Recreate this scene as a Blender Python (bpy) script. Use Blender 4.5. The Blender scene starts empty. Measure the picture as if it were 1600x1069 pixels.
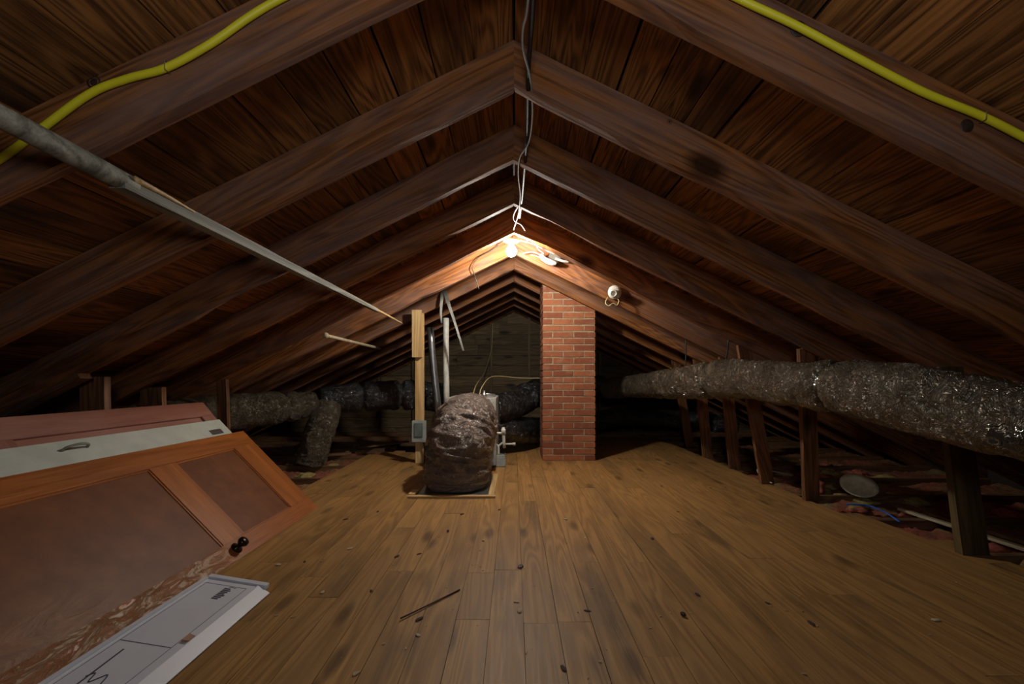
import bpy, bmesh, math, random
from mathutils import Vector, Matrix, noise
random.seed(7)
C = bpy.context.scene.collection
SC = bpy.context.scene

# ------------------------------------------------------------------ camera, world, lights, exposure
CAMH = 0.90; F = 700.0; VX = 803.0; VY = 592.0
cam = bpy.data.cameras.new('camera'); camo = bpy.data.objects.new('camera', cam); C.objects.link(camo)
camo.location = (0, 0, CAMH); camo.rotation_euler = (math.pi/2, 0, 0)
cam.sensor_width = 36; cam.lens = 36*F/1600; cam.shift_x = -(VX-800)/1600; cam.shift_y = (VY-534.5)/1600
cam.clip_start = 0.02
SC.camera = camo
w = bpy.data.worlds.new('world'); SC.world = w; w.use_nodes = True
w.node_tree.nodes['Background'].inputs[0].default_value = (0.55, 0.65, 0.8, 1)
w.node_tree.nodes['Background'].inputs[1].default_value = 0.004
BULB_E = 1000.0
BULB_COL = (1.0, 0.94, 0.84)
def area(name, loc, rot, size, power, col):
    l = bpy.data.lights.new(name, 'AREA'); l.shape = 'DISK'; l.size = size; l.energy = power; l.color = col
    o = bpy.data.objects.new(name, l); C.objects.link(o); o.location = loc; o.rotation_euler = rot; return o
# added soft fill lamp just behind the camera, for light assumed from there
area('camera_fill_lamp', (0.05, -0.35, 1.35), (math.radians(108), 0, 0), 0.4, 10.5, (0.93, 0.94, 1.0))
SC.view_settings.view_transform = 'Standard'; SC.view_settings.look = 'None'
SC.view_settings.gamma = 1; SC.view_settings.use_curve_mapping = False
SC.view_settings.exposure = 0.1

# ------------------------------------------------------------------ helpers
def P(x, y, Y):
    return Vector(((x-VX)/F*Y, Y, CAMH+(VY-y)/F*Y))
def frame(o, xd, yd):
    xd = Vector(xd).normalized(); yd = Vector(yd); yd = (yd-xd*yd.dot(xd)).normalized(); zd = xd.cross(yd)
    m = Matrix.Identity(4)
    for i in range(3):
        m[i][0] = xd[i]; m[i][1] = yd[i]; m[i][2] = zd[i]; m[i][3] = o[i]
    return m
def link(name, me, mat, parent=None, M=None):
    o = bpy.data.objects.new(name, me); C.objects.link(o)
    if mat and not me.materials: me.materials.append(mat)
    if M is not None: o.matrix_basis = M
    if parent is not None:
        o.parent = parent
        base = parent; t = Vector((0, 0, 0))
        while base is not None:
            if base.type == 'EMPTY': t += base.location
            base = base.parent
        o.matrix_parent_inverse = Matrix.Translation(-t) if parent.type == 'EMPTY' else Matrix.Identity(4)
        if parent.type != 'EMPTY': o.matrix_parent_inverse = parent.matrix_basis.inverted()
    return o
def tag(o, label, cat, group=None):
    o['label'] = label; o['category'] = cat
    if group: o['group'] = group
    return o
def thing(name, label, cat, loc, group=None):
    o = bpy.data.objects.new(name, None); C.objects.link(o); o.location = loc
    o.empty_display_size = 0.05
    return tag(o, label, cat, group)
def mesh_of(bm, name='m', smooth=False):
    bmesh.ops.recalc_face_normals(bm, faces=bm.faces)
    me = bpy.data.meshes.new(name); bm.to_mesh(me); bm.free()
    if smooth:
        for p in me.polygons: p.use_smooth = True
    return me
def add_box(bm, x0, x1, y0, y1, z0, z1, jit=0.0, M=None, nx=1):
    rings = []
    for i in range(nx+1):
        x = x0+(x1-x0)*i/nx
        ring = []
        for (y, z) in ((y0, z0), (y1, z0), (y1, z1), (y0, z1)):
            v = Vector((x+random.uniform(-jit, jit) if i in (0, nx) else x, y+random.uniform(-jit, jit), z+random.uniform(-jit, jit)))
            if M: v = M @ v
            ring.append(bm.verts.new(v))
        rings.append(ring)
    for a, b in zip(rings, rings[1:]):
        for k in range(4):
            bm.faces.new((a[k], a[(k+1) % 4], b[(k+1) % 4], b[k]))
    bm.faces.new(rings[0]); bm.faces.new(rings[-1])
def boxmesh(x0, x1, y0, y1, z0, z1, jit=0.0, nx=1, bevel=0.0):
    bm = bmesh.new(); add_box(bm, x0, x1, y0, y1, z0, z1, jit, None, nx)
    if bevel: bmesh.ops.bevel(bm, geom=bm.edges[:], offset=bevel, segments=2, affect='EDGES', clamp_overlap=True)
    return mesh_of(bm)
def box(name, mat, parent, M, x0, x1, y0, y1, z0, z1, jit=0.0, nx=1, bevel=0.0):
    return link(name, boxmesh(x0, x1, y0, y1, z0, z1, jit, nx, bevel), mat, parent, M)
def catmull(pts, n):
    pts = [Vector(p) for p in pts]
    q = [pts[0]*2-pts[1]]+pts+[pts[-1]*2-pts[-2]]
    out = []
    for i in range(1, len(q)-2):
        p0, p1, p2, p3 = q[i-1:i+3]
        for k in range(n):
            t = k/n
            out.append(0.5*((2*p1)+(p2-p0)*t+(2*p0-5*p1+4*p2-p3)*t*t+(3*p1-p0-3*p2+p3)*t**3))
    out.append(pts[-1].copy())
    return out
def frames(path):
    T = []
    for i in range(len(path)):
        a = path[max(0, i-1)]; b = path[min(len(path)-1, i+1)]
        T.append((b-a).normalized())
    up = Vector((0, 0, 1)) if abs(T[0].z) < 0.9 else Vector((0, -1, 0))
    n = (up-T[0]*up.dot(T[0])).normalized()
    res = []
    for t in T:
        n = (n-t*n.dot(t)).normalized()
        res.append((t, n, t.cross(n)))
    return res
def tube_bm(bm, path, rad, seg=8, cap=True, flat=1.0):
    fr = frames(path); rings = []
    for i, (p, (t, n, b)) in enumerate(zip(path, fr)):
        r = rad(i/(len(path)-1)) if callable(rad) else rad
        rings.append([bm.verts.new(p+(n*math.cos(a)*r*flat+b*math.sin(a)*r)) for a in [2*math.pi*k/seg for k in range(seg)]])
    for a, b in zip(rings, rings[1:]):
        for k in range(seg):
            bm.faces.new((a[k], a[(k+1) % seg], b[(k+1) % seg], b[k]))
    if cap: bm.faces.new(rings[0]); bm.faces.new(rings[-1])
def tube(name, mat, parent, pts, r, n=6, seg=8, flat=1.0):
    bm = bmesh.new(); tube_bm(bm, catmull(pts, n), r, seg, True, flat)
    return link(name, mesh_of(bm, smooth=True), mat, parent)
def lathe(name, mat, parent, prof, M, seg=24):
    """prof: (r,z) list revolved round local z"""
    bm = bmesh.new(); rings = []
    for r, z in prof:
        rings.append([bm.verts.new((max(r, 1e-4)*math.cos(2*math.pi*k/seg), max(r, 1e-4)*math.sin(2*math.pi*k/seg), z)) for k in range(seg)])
    for a, b in zip(rings, rings[1:]):
        for k in range(seg):
            bm.faces.new((a[k], a[(k+1) % seg], b[(k+1) % seg], b[k]))
    bm.faces.new(rings[0]); bm.faces.new(rings[-1])
    return link(name, mesh_of(bm, smooth=True), mat, parent, M)
T3 = Matrix.Translation
def look(o, zdir):
    zdir = Vector(zdir).normalized(); return T3(Vector(o)) @ zdir.to_track_quat('Z', 'Y').to_matrix().to_4x4()

# ------------------------------------------------------------------ materials
class NT:
    def __init__(s, name):
        s.m = bpy.data.materials.new(name); s.m.use_nodes = True; s.t = s.m.node_tree; s.n = s.t.nodes; s.b = s.n['Principled BSDF']
    def add(s, typ, **kw):
        nd = s.n.new(typ)
        for k, v in kw.items(): setattr(nd, k, v)
        return nd
    def con(s, a, b): s.t.links.new(a, b)
    def put(s, sock, v):
        if isinstance(v, bpy.types.NodeSocket): s.con(v, sock)
        else: sock.default_value = v
    def math(s, op, a, b=0.0, clamp=False):
        nd = s.add('ShaderNodeMath', operation=op, use_clamp=clamp); s.put(nd.inputs[0], a); s.put(nd.inputs[1], b); return nd.outputs[0]
    def vm(s, op, a, b):
        nd = s.add('ShaderNodeVectorMath', operation=op); s.put(nd.inputs[0], a); s.put(nd.inputs[1], b); return nd.outputs[0]
    def noise(s, vec, scale, detail=3, rough=0.55, dist=0.0):
        nd = s.add('ShaderNodeTexNoise'); s.put(nd.inputs['Vector'], vec); nd.inputs['Scale'].default_value = scale
        nd.inputs['Detail'].default_value = detail; nd.inputs['Roughness'].default_value = rough; nd.inputs['Distortion'].default_value = dist
        return nd.outputs['Fac']
    def ramp(s, fac, stops):
        nd = s.add('ShaderNodeValToRGB'); s.put(nd.inputs[0], fac); e = nd.color_ramp.elements
        while len(e) < len(stops): e.new(0.5)
        for el, (p, c) in zip(e, stops):
            el.position = p; el.color = (c[0], c[1], c[2], 1) if isinstance(c, (tuple, list)) else (c, c, c, 1)
        return nd.outputs[0]
    def mix(s, fac, a, b, mode='MIX'):
        nd = s.add('ShaderNodeMix', data_type='RGBA', blend_type=mode); s.put(nd.inputs[0], fac)
        for sock, v in ((nd.inputs[6], a), (nd.inputs[7], b)):
            if isinstance(v, (tuple, list)): v = (v[0], v[1], v[2], 1)
            s.put(sock, v)
        return nd.outputs[2]
    def coord(s, rnd=True):
        tc = s.add('ShaderNodeTexCoord').outputs['Object']
        s.rand = s.add('ShaderNodeObjectInfo').outputs['Random']
        if rnd:
            cb = s.add('ShaderNodeCombineXYZ'); r = s.math('MULTIPLY', s.rand, 57.0)
            for i in range(3): s.con(r, cb.inputs[i])
            return s.vm('ADD', tc, cb.outputs[0])
        return tc
    def bump(s, h, strength=0.3, dist=0.002):
        nd = s.add('ShaderNodeBump'); nd.inputs['Strength'].default_value = strength; nd.inputs['Distance'].default_value = dist
        s.con(h, nd.inputs['Height']); s.con(nd.outputs[0], s.b.inputs['Normal']); return nd
    def set(s, **kw):
        for k, v in kw.items():
            k = k.replace('_', ' ')
            if isinstance(v, (tuple, list)) and len(v) == 3: v = (*v, 1)
            s.put(s.b.inputs[k], v)

def wood(name, dark, light, rough=0.6, vary=0.5, stain=0.5, staincol=(0.02, 0.016, 0.012), knots=True, grain=1.0, spec=0.5, bump=0.35, weather_sheen=None, ring=26.0, kamt=0.92):
    t = NT(name); v = t.coord()
    vs = t.vm('MULTIPLY', v, (0.55*grain, 6.5, 6.5))
    n1 = t.noise(vs, 1.0, 2, 0.45, 0.6)
    rg = t.math('SINE', t.math('MULTIPLY', n1, ring*3.0))
    rg = t.math('MULTIPLY_ADD', rg, 0.5); t.n[-1].inputs[2].default_value = 0.5
    fine = t.noise(t.vm('MULTIPLY', v, (4, 130, 130)), 1.0, 3, 0.6)
    g = t.math('ADD', t.math('MULTIPLY', rg, 0.27), t.math('MULTIPLY', fine, 0.73))
    col = t.ramp(g, [(0.27, dark), (0.72, light)])
    if weather_sheen:
        wn = t.noise(t.vm('MULTIPLY', v, (1.1, 7, 7)), 1.0, 4, 0.7)
        col = t.mix(t.ramp(wn, [(0.42, 0.0), (0.72, 0.75)]), col, weather_sheen)
    big = t.noise(t.vm('MULTIPLY', v, (1.3, 4.5, 4.5)), 1.0, 4, 0.6)
    sf = t.math('MULTIPLY', t.ramp(big, [(0.53, 0.0), (0.74, 1.0)]), stain)
    col = t.mix(sf, col, staincol)
    if knots:
        vo = t.add('ShaderNodeTexVoronoi'); vo.feature = 'F1'
        t.con(t.vm('MULTIPLY', v, (1.7, 5.5, 3.0)), vo.inputs['Vector']); vo.inputs['Scale'].default_value = 1.0
        kd = t.math('ADD', vo.outputs['Distance'], t.math('MULTIPLY', fine, 0.03))
        kf = t.ramp(kd, [(0.10, kamt), (0.15, kamt*0.6), (0.21, 0.0)])
        col = t.mix(kf, col, (dark[0]*0.25, dark[1]*0.22, dark[2]*0.2))
    br = t.math('ADD', t.math('MULTIPLY', t.rand, vary), 1.0-vary/2)
    hsv = t.add('ShaderNodeHueSaturation'); t.con(br, hsv.inputs['Value']); t.con(col, hsv.inputs['Color'])
    t.con(hsv.outputs[0], t.b.inputs['Base Color'])
    t.put(t.b.inputs['Roughness'], t.math('ADD', t.math('MULTIPLY', fine, 0.3), rough-0.15))
    t.set(Specular_IOR_Level=spec)
    t.bump(g, bump, 0.0015)
    return t.m
def plain(name, col, rough=0.5, metal=0.0, var=0.25, scale=18, bump=0.0, spec=0.5, col2=None):
    t = NT(name); v = t.coord()
    n = t.noise(v, scale, 4, 0.6)
    c2 = col2 or tuple(c*(1-var) for c in col)
    t.con(t.ramp(n, [(0.35, c2), (0.65, col)]), t.b.inputs['Base Color'])
    t.set(Roughness=rough, Metallic=metal, Specular_IOR_Level=spec)
    if bump: t.bump(n, bump, 0.002)
    return t.m
M = {}
M['rafter'] = wood('rafter_pine', (0.10, 0.034, 0.010), (0.33, 0.128, 0.036), rough=0.72, vary=0.3, stain=0.5, weather_sheen=(0.21, 0.14, 0.12), spec=0.12, bump=0.6)  # grey patches: dust, plus the cool sheen put into the colour
M['sheath'] = wood('roof_board_pine', (0.07, 0.026, 0.007), (0.33, 0.14, 0.038), rough=0.6, vary=0.95, stain=0.85, staincol=(0.018, 0.010, 0.006), ring=34, spec=0.35, bump=0.5)
M['floor'] = wood('floor_board_fir', (0.23, 0.115, 0.034), (0.43, 0.24, 0.078), rough=0.55, vary=0.22, stain=0.7, staincol=(0.10, 0.062, 0.03), ring=24, spec=0.35, weather_sheen=(0.30, 0.17, 0.066), kamt=0.65)
M['post'] = wood('post_pine', (0.09, 0.036, 0.014), (0.26, 0.115, 0.045), rough=0.6, vary=0.3, stain=0.9, staincol=(0.025, 0.018, 0.010))
M['bark_post'] = wood('bark_stained_post', (0.05, 0.032, 0.012), (0.16, 0.105, 0.04), rough=0.7, vary=0.1, stain=1.0, staincol=(0.008, 0.007, 0.004), ring=10, spec=0.3)
M['newwood'] = wood('new_pine', (0.40, 0.24, 0.09), (0.66, 0.47, 0.22), rough=0.55, vary=0.1, stain=0.3, staincol=(0.25, 0.13, 0.05), ring=14)
M['grey'] = wood('weathered_pole', (0.07, 0.068, 0.048), (0.29, 0.28, 0.22), rough=0.7, vary=0.05, stain=0.9, staincol=(0.035, 0.045, 0.022), knots=False, ring=12)
M['gable'] = wood('gable_board', (0.075, 0.052, 0.025), (0.20, 0.14, 0.07), rough=0.8, vary=0.5, stain=0.5)
M['joist'] = wood('joist_pine', (0.09, 0.045, 0.02), (0.22, 0.12, 0.05), rough=0.7, vary=0.4, stain=0.6)
M['lath'] = wood('pale_lath', (0.35, 0.30, 0.18), (0.60, 0.54, 0.36), rough=0.6, vary=0.1, stain=0.3, knots=False)
M['door'] = wood('varnished_door', (0.24, 0.066, 0.008), (0.42, 0.13, 0.018), rough=0.36, vary=0.12, stain=0.35, staincol=(0.10, 0.03, 0.01), knots=False, ring=8, spec=0.6, bump=0.1)
M['reddoor'] = wood('old_red_door', (0.20, 0.062, 0.035), (0.30, 0.105, 0.062), rough=0.5, vary=0.08, stain=0.3, staincol=(0.12, 0.035, 0.02), knots=False, ring=6, bump=0.15, weather_sheen=(0.40, 0.20, 0.15))
M['felt'] = plain('roofing_felt', (0.02, 0.016, 0.012), 0.9)
M['gyp'] = plain('plasterboard_back', (0.03, 0.022, 0.015), 0.9)
# hardboard panel with a scuffed and blistered lower part
t = NT('door_panel_hardboard'); v = t.coord(False)
n = t.noise(v, 9, 5, 0.6); c = t.ramp(n, [(0.3, (0.13, 0.038, 0.009)), (0.7, (0.20, 0.066, 0.017))])
sep = t.add('ShaderNodeSeparateXYZ'); t.con(v, sep.inputs[0])
wn = t.noise(t.vm('MULTIPLY', v, (5, 11, 5)), 1.0, 5, 0.65, 1.2)
low = t.math('SUBTRACT', 0.30, sep.outputs[1]); near = t.math('SUBTRACT', 0.72, sep.outputs[0])
pe = t.math('MULTIPLY', t.math('MULTIPLY', t.math('MULTIPLY', low, 4.0, True), t.math('MULTIPLY', near, 3.0, True)), t.ramp(wn, [(0.35, 0.0), (0.62, 1.0)]))
c = t.mix(pe, c, (0.36, 0.19, 0.09))
t.con(c, t.b.inputs['Base Color']); t.set(Roughness=0.5, Specular_IOR_Level=0.3)
t.bump(t.math('ADD', t.math('MULTIPLY', wn, pe), t.math('MULTIPLY', n, 0.12)), 0.6, 0.006); M['panel'] = t.m
t = NT('peeled_varnish_stile'); v = t.coord(False)
sep = t.add('ShaderNodeSeparateXYZ'); t.con(v, sep.inputs[0]); fn = t.noise(t.vm('MULTIPLY', v, (4, 120, 100)), 1.0, 3)
wn = t.noise(t.vm('MULTIPLY', v, (9, 22, 9)), 1.0, 6, 0.7, 1.6)
pe = t.math('MULTIPLY', t.math('MULTIPLY', t.math('SUBTRACT', 1.25, sep.outputs[0]), 3.0, True), t.ramp(wn, [(0.38, 0.0), (0.55, 1.0)]))
t.con(t.mix(pe, t.ramp(fn, [(0.3, (0.24, 0.066, 0.008)), (0.7, (0.40, 0.12, 0.018))]), t.ramp(wn, [(0.4, (0.22, 0.10, 0.04)), (0.7, (0.50, 0.34, 0.20))])), t.b.inputs['Base Color'])
t.set(Roughness=0.42); t.bump(t.math('MULTIPLY', wn, pe), 0.8, 0.006); M['peeled'] = t.m
# crumpled insulation jacket
def foil(name, c1, c2, rough=0.2, metal=0.35, sc=1.0, b=0.9):
    t = NT(name); v = t.coord(False)
    n1 = t.noise(v, 12*sc, 2.5, 0.5, 1.2); n2 = t.noise(v, 55*sc, 3, 0.6, 0.8); n3 = t.noise(v, 5*sc, 2)
    vo = t.add('ShaderNodeTexVoronoi'); vo.feature = 'DISTANCE_TO_EDGE'; t.con(v, vo.inputs['Vector']); vo.inputs['Scale'].default_value = 24*sc
    v2 = t.add('ShaderNodeTexVoronoi'); t.con(t.vm('ADD', v, t.vm('MULTIPLY', (1, 1, 1), n1)), v2.inputs['Vector']); v2.inputs['Scale'].default_value = 13*sc
    h = t.math('ADD', t.math('ADD', t.math('MULTIPLY', n1, 1.0), t.math('MULTIPLY', n2, 0.08)), t.math('MULTIPLY', vo.outputs['Distance'], 0.5)); h = t.math('ADD', h, t.math('MULTIPLY', v2.outputs['Distance'], 0.7))
    t.con(t.ramp(n3, [(0.3, c1), (0.7, c2)]), t.b.inputs['Base Color'])
    t.set(Roughness=t.math('ADD', t.math('MULTIPLY', n1, 0.22), rough-0.08), Metallic=metal, Specular_IOR_Level=0.6, Coat_Weight=1.0, Coat_Roughness=0.04)
    bn = t.bump(h, b, 0.019); t.con(bn.outputs[0], t.b.inputs['Coat Normal']); return t.m
M['jacket'] = foil('grey_duct_jacket', (0.06, 0.050, 0.032), (0.125, 0.105, 0.07), 0.3, 0.3, 1.2, 1.0)
M['jacket_dark'] = foil('black_duct_jacket', (0.012, 0.014, 0.015), (0.04, 0.042, 0.042), 0.2, 0.4)
M['jacket_brown'] = foil('return_duct_jacket', (0.13, 0.105, 0.088), (0.20, 0.165, 0.14), 0.35, 0.2, 1.1, 0.8)
M['steel'] = plain('galvanised_steel', (0.42, 0.44, 0.45), 0.28, 0.9)
M['cabinet'] = plain('cabinet_steel', (0.50, 0.50, 0.46), 0.45, 0.2)
M['pvc'] = plain('white_pvc', (0.62, 0.62, 0.56), 0.4)
M['white'] = plain('white_paint_old', (0.60, 0.64, 0.56), 0.42, 0, 0.18, 6)
M['whitepanel'] = plain('white_enamel', (0.66, 0.68, 0.74), 0.4, 0, 0.06, 4)
M['line'] = plain('printed_dark_line', (0.06, 0.06, 0.08), 0.7)
M['porcelain'] = plain('porcelain', (0.72, 0.70, 0.62), 0.3)
M['wire_white'] = plain('white_cable', (0.70, 0.70, 0.66), 0.45)
M['wire_yellow'] = plain('yellow_cable', (0.72, 0.66, 0.02), 0.45, 0, 0.08)
M['wire_cream'] = plain('cream_cable', (0.55, 0.45, 0.22), 0.5)
M['wire_black'] = plain('black_cable', (0.012, 0.012, 0.012), 0.5)
M['wire_blue'] = plain('blue_cable', (0.02, 0.12, 0.55), 0.4)
M['staple'] = plain('bright_steel', (0.6, 0.65, 0.7), 0.25, 1.0)
M['knob'] = plain('black_door_knob', (0.035, 0.02, 0.012), 0.25, 0.6)
M['mortar'] = plain('mortar', (0.44, 0.36, 0.24), 0.95, 0, 0.35, 30, 0.6)
M['dull'] = plain('dull_strap', (0.13, 0.13, 0.115), 0.5, 0.4)
M['wire_near'] = plain('darkened_white_cable', (0.34, 0.34, 0.32), 0.6)  # white cable darkened in its colour to offset the bulb's glare
M['boxgrey'] = plain('switch_box_grey', (0.36, 0.40, 0.38), 0.5)
M['boxwin'] = plain('switch_box_cover', (0.15, 0.19, 0.19), 0.35)
M['chipdark'] = plain('dark_bark', (0.05, 0.022, 0.014), 0.8)
M['chippale'] = plain('pale_chip', (0.52, 0.42, 0.27), 0.8)
M['stickred'] = plain('dark_red_stick', (0.07, 0.018, 0.014), 0.6)
M['plate'] = plain('pale_plate', (0.85, 0.83, 0.60), 0.5)
M['insul_y'] = plain('yellow_insulation', (0.36, 0.29, 0.10), 0.95, 0, 0.5, 20, 0.8)
M['insul_r'] = plain('red_insulation', (0.42, 0.11, 0.07), 0.95, 0, 0.5, 20, 0.8)
M['cardboard'] = plain('tan_tape', (0.40, 0.25, 0.16), 0.7)
t = NT('insulation_bed'); v = t.coord(False); n = t.noise(v, 4, 5, 0.7); n2 = t.noise(v, 22, 5, 0.7)
c = t.ramp(n, [(0.38, (0.42, 0.10, 0.06)), (0.5, (0.34, 0.13, 0.06)), (0.62, (0.32, 0.24, 0.09))])
t.con(t.mix(t.ramp(n2, [(0.4, 0.0), (0.7, 0.8)]), c, (0.05, 0.028, 0.015)), t.b.inputs['Base Color']); t.set(Roughness=0.95); t.bump(n2, 1.0, 0.02); M['bed'] = t.m
def brickmat(name, a, b):
    t = NT(name); v = t.coord(); n = t.noise(v, 26, 5, 0.7); n2 = t.noise(v, 7, 3, 0.6)
    c = t.mix(t.ramp(n, [(0.45, 0.0), (0.8, 0.55)]), t.ramp(t.rand, [(0.0, a), (1.0, b)]), (0.085, 0.032, 0.018))
    c = t.mix(t.ramp(n2, [(0.56, 0.0), (0.75, 0.6)]), c, (0.36, 0.21, 0.12))
    t.con(c, t.b.inputs['Base Color']); t.set(Roughness=0.85); t.bump(n, 0.8, 0.004); return t.m
M['brick'] = brickmat('red_brick', (0.20, 0.055, 0.024), (0.36, 0.125, 0.05))
t = NT('lit_bulb'); t.set(Base_Color=(1, 1, 1), Emission_Color=BULB_COL, Emission_Strength=BULB_E); M['bulb'] = t.m

# ------------------------------------------------------------------ roof: boards, rafters
SL = 0.495; ANG = math.atan(SL); CA = math.cos(ANG); SA = math.sin(ANG)
ZB = CAMH+1.19                  # underside of the rafters at the ridge
ZS = ZB+0.19                    # underside of the boards at the ridge
YK = [1.823+0.608*k for k in range(-5, 11)]
Y0, Y1 = -1.6, 8.05
CHX0, CHX1, CHY0, CHY1 = 0.316, 0.893, 4.92, 5.43
bm = bmesh.new()
for s in (-1, 1):
    m = frame((0, Y0, ZS+0.055), (0, 1, 0), (s*CA, 0, -SA))
    zz = m.to_3x3() @ Vector((0, 0, 1)); up = 1 if zz.z > 0 else -1
    L1 = Y1-Y0
    if s > 0:   # leave the hole the chimney goes through
        ya, yb = CHY0-0.02-Y0, CHY1+0.02-Y0; xa, xb = (CHX0-0.02)/CA, (CHX1+0.02)/CA
        for (a, b, c_, d) in ((0, ya, 0, 5.15), (yb, L1, 0, 5.15), (ya, yb, 0, xa), (ya, yb, xb, 5.15)):
            add_box(bm, a, b, c_, d, 0, up*0.02, 0, m)
    else: add_box(bm, 0, L1, 0, 5.15, 0, up*0.02, 0, m)
ceiling = link('ceiling', mesh_of(bm), M['felt']); ceiling['kind'] = 'structure'
BWD = 0.155
for s in (-1, 1):
    v = 0.004
    while v < 5.0:
        wdt = BWD*random.choice((0.93, 1.0, 1.0, 1.12))
        y = Y0; cuts = [Y0]
        y += random.uniform(0.8, 2.6)
        while y < Y1-0.6:
            kk = min(YK, key=lambda q: abs(q-y)); cuts.append(kk+0.022); y += random.uniform(1.9, 3.7)
        cuts.append(Y1); cuts = sorted(set(cuts))
        ch = s > 0 and v*CA < CHX1+0.02 and (v+wdt)*CA > CHX0-0.02
        segs = []
        for a, b in zip(cuts, cuts[1:]):
            if ch and a < CHY1+0.02 and b > CHY0-0.02:
                if a < CHY0-0.1: segs.append((a, CHY0-0.02))
                if b > CHY1+0.1: segs.append((CHY1+0.02, b))
            else: segs.append((a, b))
        for a, b in segs:
            m = frame((s*v*CA, a, ZS-v*SA), (0, 1, 0), (s*CA, 0, -SA))
            up = 1 if (m.to_3x3() @ Vector((0, 0, 1))).z > 0 else -1
            dz = random.uniform(0.0, 0.004)
            box('roof_board', M['sheath'], ceiling, m, 0.001, b-a-0.002, 0.0015, wdt-random.choice((0.002, 0.003, 0.003, 0.008)), up*dz, up*(0.022+dz), 0.001, 2)
        v += wdt
def rafter(s, Yk, k):
    bm = bmesh.new(); L = 4.5/CA; n = 36; D = 0.19*CA; tn = SL
    rings = []
    lo = 0.0
    if s > 0 and Yk > CHY0-0.02 and Yk < CHY1+0.02: lo = (CHX1+0.03)/CA
    for i in range(n+1):
        x = lo+(L-lo)*i/n; ring = []
        wob = 0.003*noise.noise(Vector((x*1.7, k*3.1, s*5)))
        for (y, z) in ((-0.0225, 0), (0.0225, 0), (0.0225, D), (-0.0225, D)):
            xx = x-(z*tn if (i == 0 and lo == 0) else 0)
            j = 0.0035*noise.noise(Vector((x*6, k*7+y*40, s*3+z*9)))
            zz = z
            if z == 0:   # waney lower edge
                wv = noise.noise(Vector((x*1.5+k*11, s*9+y*12, 4)))
                zz = max(0, wv-0.22)*0.06+j*0.6
            ring.append(bm.verts.new((xx, y+wob+j*0.5, zz)))
        rings.append(ring)
    for a, b in zip(rings, rings[1:]):
        for q in range(4): bm.faces.new((a[q], a[(q+1) % 4], b[(q+1) % 4], b[q]))
    bm.faces.new(rings[0]); bm.faces.new(rings[-1])
    m = frame((0, Yk+0.0225, ZB), (s*CA, 0, -SA), (0, s, 0))
    return link('rafter', mesh_of(bm), M['rafter'], ceiling, m)
RAFT = {}
for k, Yk in enumerate(YK):
    for s in (-1, 1): RAFT[(s, k)] = rafter(s, Yk, k)
KN = plain('rafter_knot', (0.035, 0.016, 0.010), 0.6, 0, 0.6, 60, 0.5)
for (px, py, rr, kk) in ((146, 128, .022, 4), (1248, 44, .024, 4), (1512, 196, .020, 4), (40, 192, .010, 4), (1046, 190, .012, 5)):
    s_ = -1 if px < VX else 1
    p = P(px, py, YK[kk]-0.001)
    kn = lathe('knot', KN, RAFT[(s_, kk)], [(0, 0), (rr, 0), (rr*0.85, .0030), (rr*0.5, .0022), (rr*0.3, .0034), (0, .003)], frame(p+Vector((0, 0.003, 0)), (s_*CA, 0, -SA), (SA, 0, s_*CA) if s_ > 0 else (-SA, 0, CA)) if False else look(p+Vector((0, 0.003, 0)), (0, -1, 0)), 18)
# roofing nails poking through the boards
bm = bmesh.new()
for i in range(230):
    s = random.choice((-1, 1)); X = random.uniform(0.15, 2.6); Y = random.uniform(1.0, 5.5)
    if any(-0.02 < Y-yk < 0.07 for yk in YK): continue
    if s > 0 and CHX0-0.05 < X < CHX1+0.05 and CHY0-0.05 < Y < CHY1+0.05: continue
    p = Vector((s*X, Y, ZS-SL*X)); d = Vector((-s*SA, 0, -CA))*random.uniform(0.016, 0.03)+Vector((random.uniform(-.004, .004), random.uniform(-.004, .004), 0))
    tube_bm(bm, [p, p+d], lambda t: 0.0018*(1-t*0.7), 4)
o = link('roofing_nail', mesh_of(bm), M['staple'], ceiling); o['kind'] = 'stuff'

# ------------------------------------------------------------------ gable wall
GY = 7.96
bm = bmesh.new()
vs = [bm.verts.new(p) for p in ((-4.6, GY+0.06, -0.17), (4.6, GY+0.06, -0.17), (4.6, GY+0.06, 0.02), (0, GY+0.06, ZS+0.04), (-4.6, GY+0.06, 0.02))]
f = bm.faces.new(vs); r = bmesh.ops.extrude_face_region(bm, geom=[f])
for e in r['geom']:
    if isinstance(e, bmesh.types.BMVert): e.co.y += 0.03
wall = link('wall_back', mesh_of(bm), M['felt']); wall['kind'] = 'structure'
z = -0.16
while z < ZS-0.05:
    h = 0.185; X = min(4.5, max(0.1, (ZS-z-h)/SL)); x = -X
    cuts = [-X, random.uniform(-0.7, 0.7)*X, X]
    for a, b in zip(cuts, cuts[1:]):
        box('wall_board', M['gable'], wall, frame((a, GY+0.058, z), (1, 0, 0), (0, 0, 1)), 0.002, b-a-0.002, 0.002, h-0.004, 0, 0.022, 0.002)
    z += h
for sx in (-2.4, -1.8, -1.2, -0.42, 0.25, 0.85, 1.5, 2.1):
    zt = ZS-SL*abs(sx)-0.03
    box('wall_stud', M['gable'], wall, frame((sx, GY+0.034, -0.16), (0, 0, 1), (1, 0, 0)), 0, zt+0.16, 0, 0.04, -0.09, 0.0, 0.003)

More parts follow.
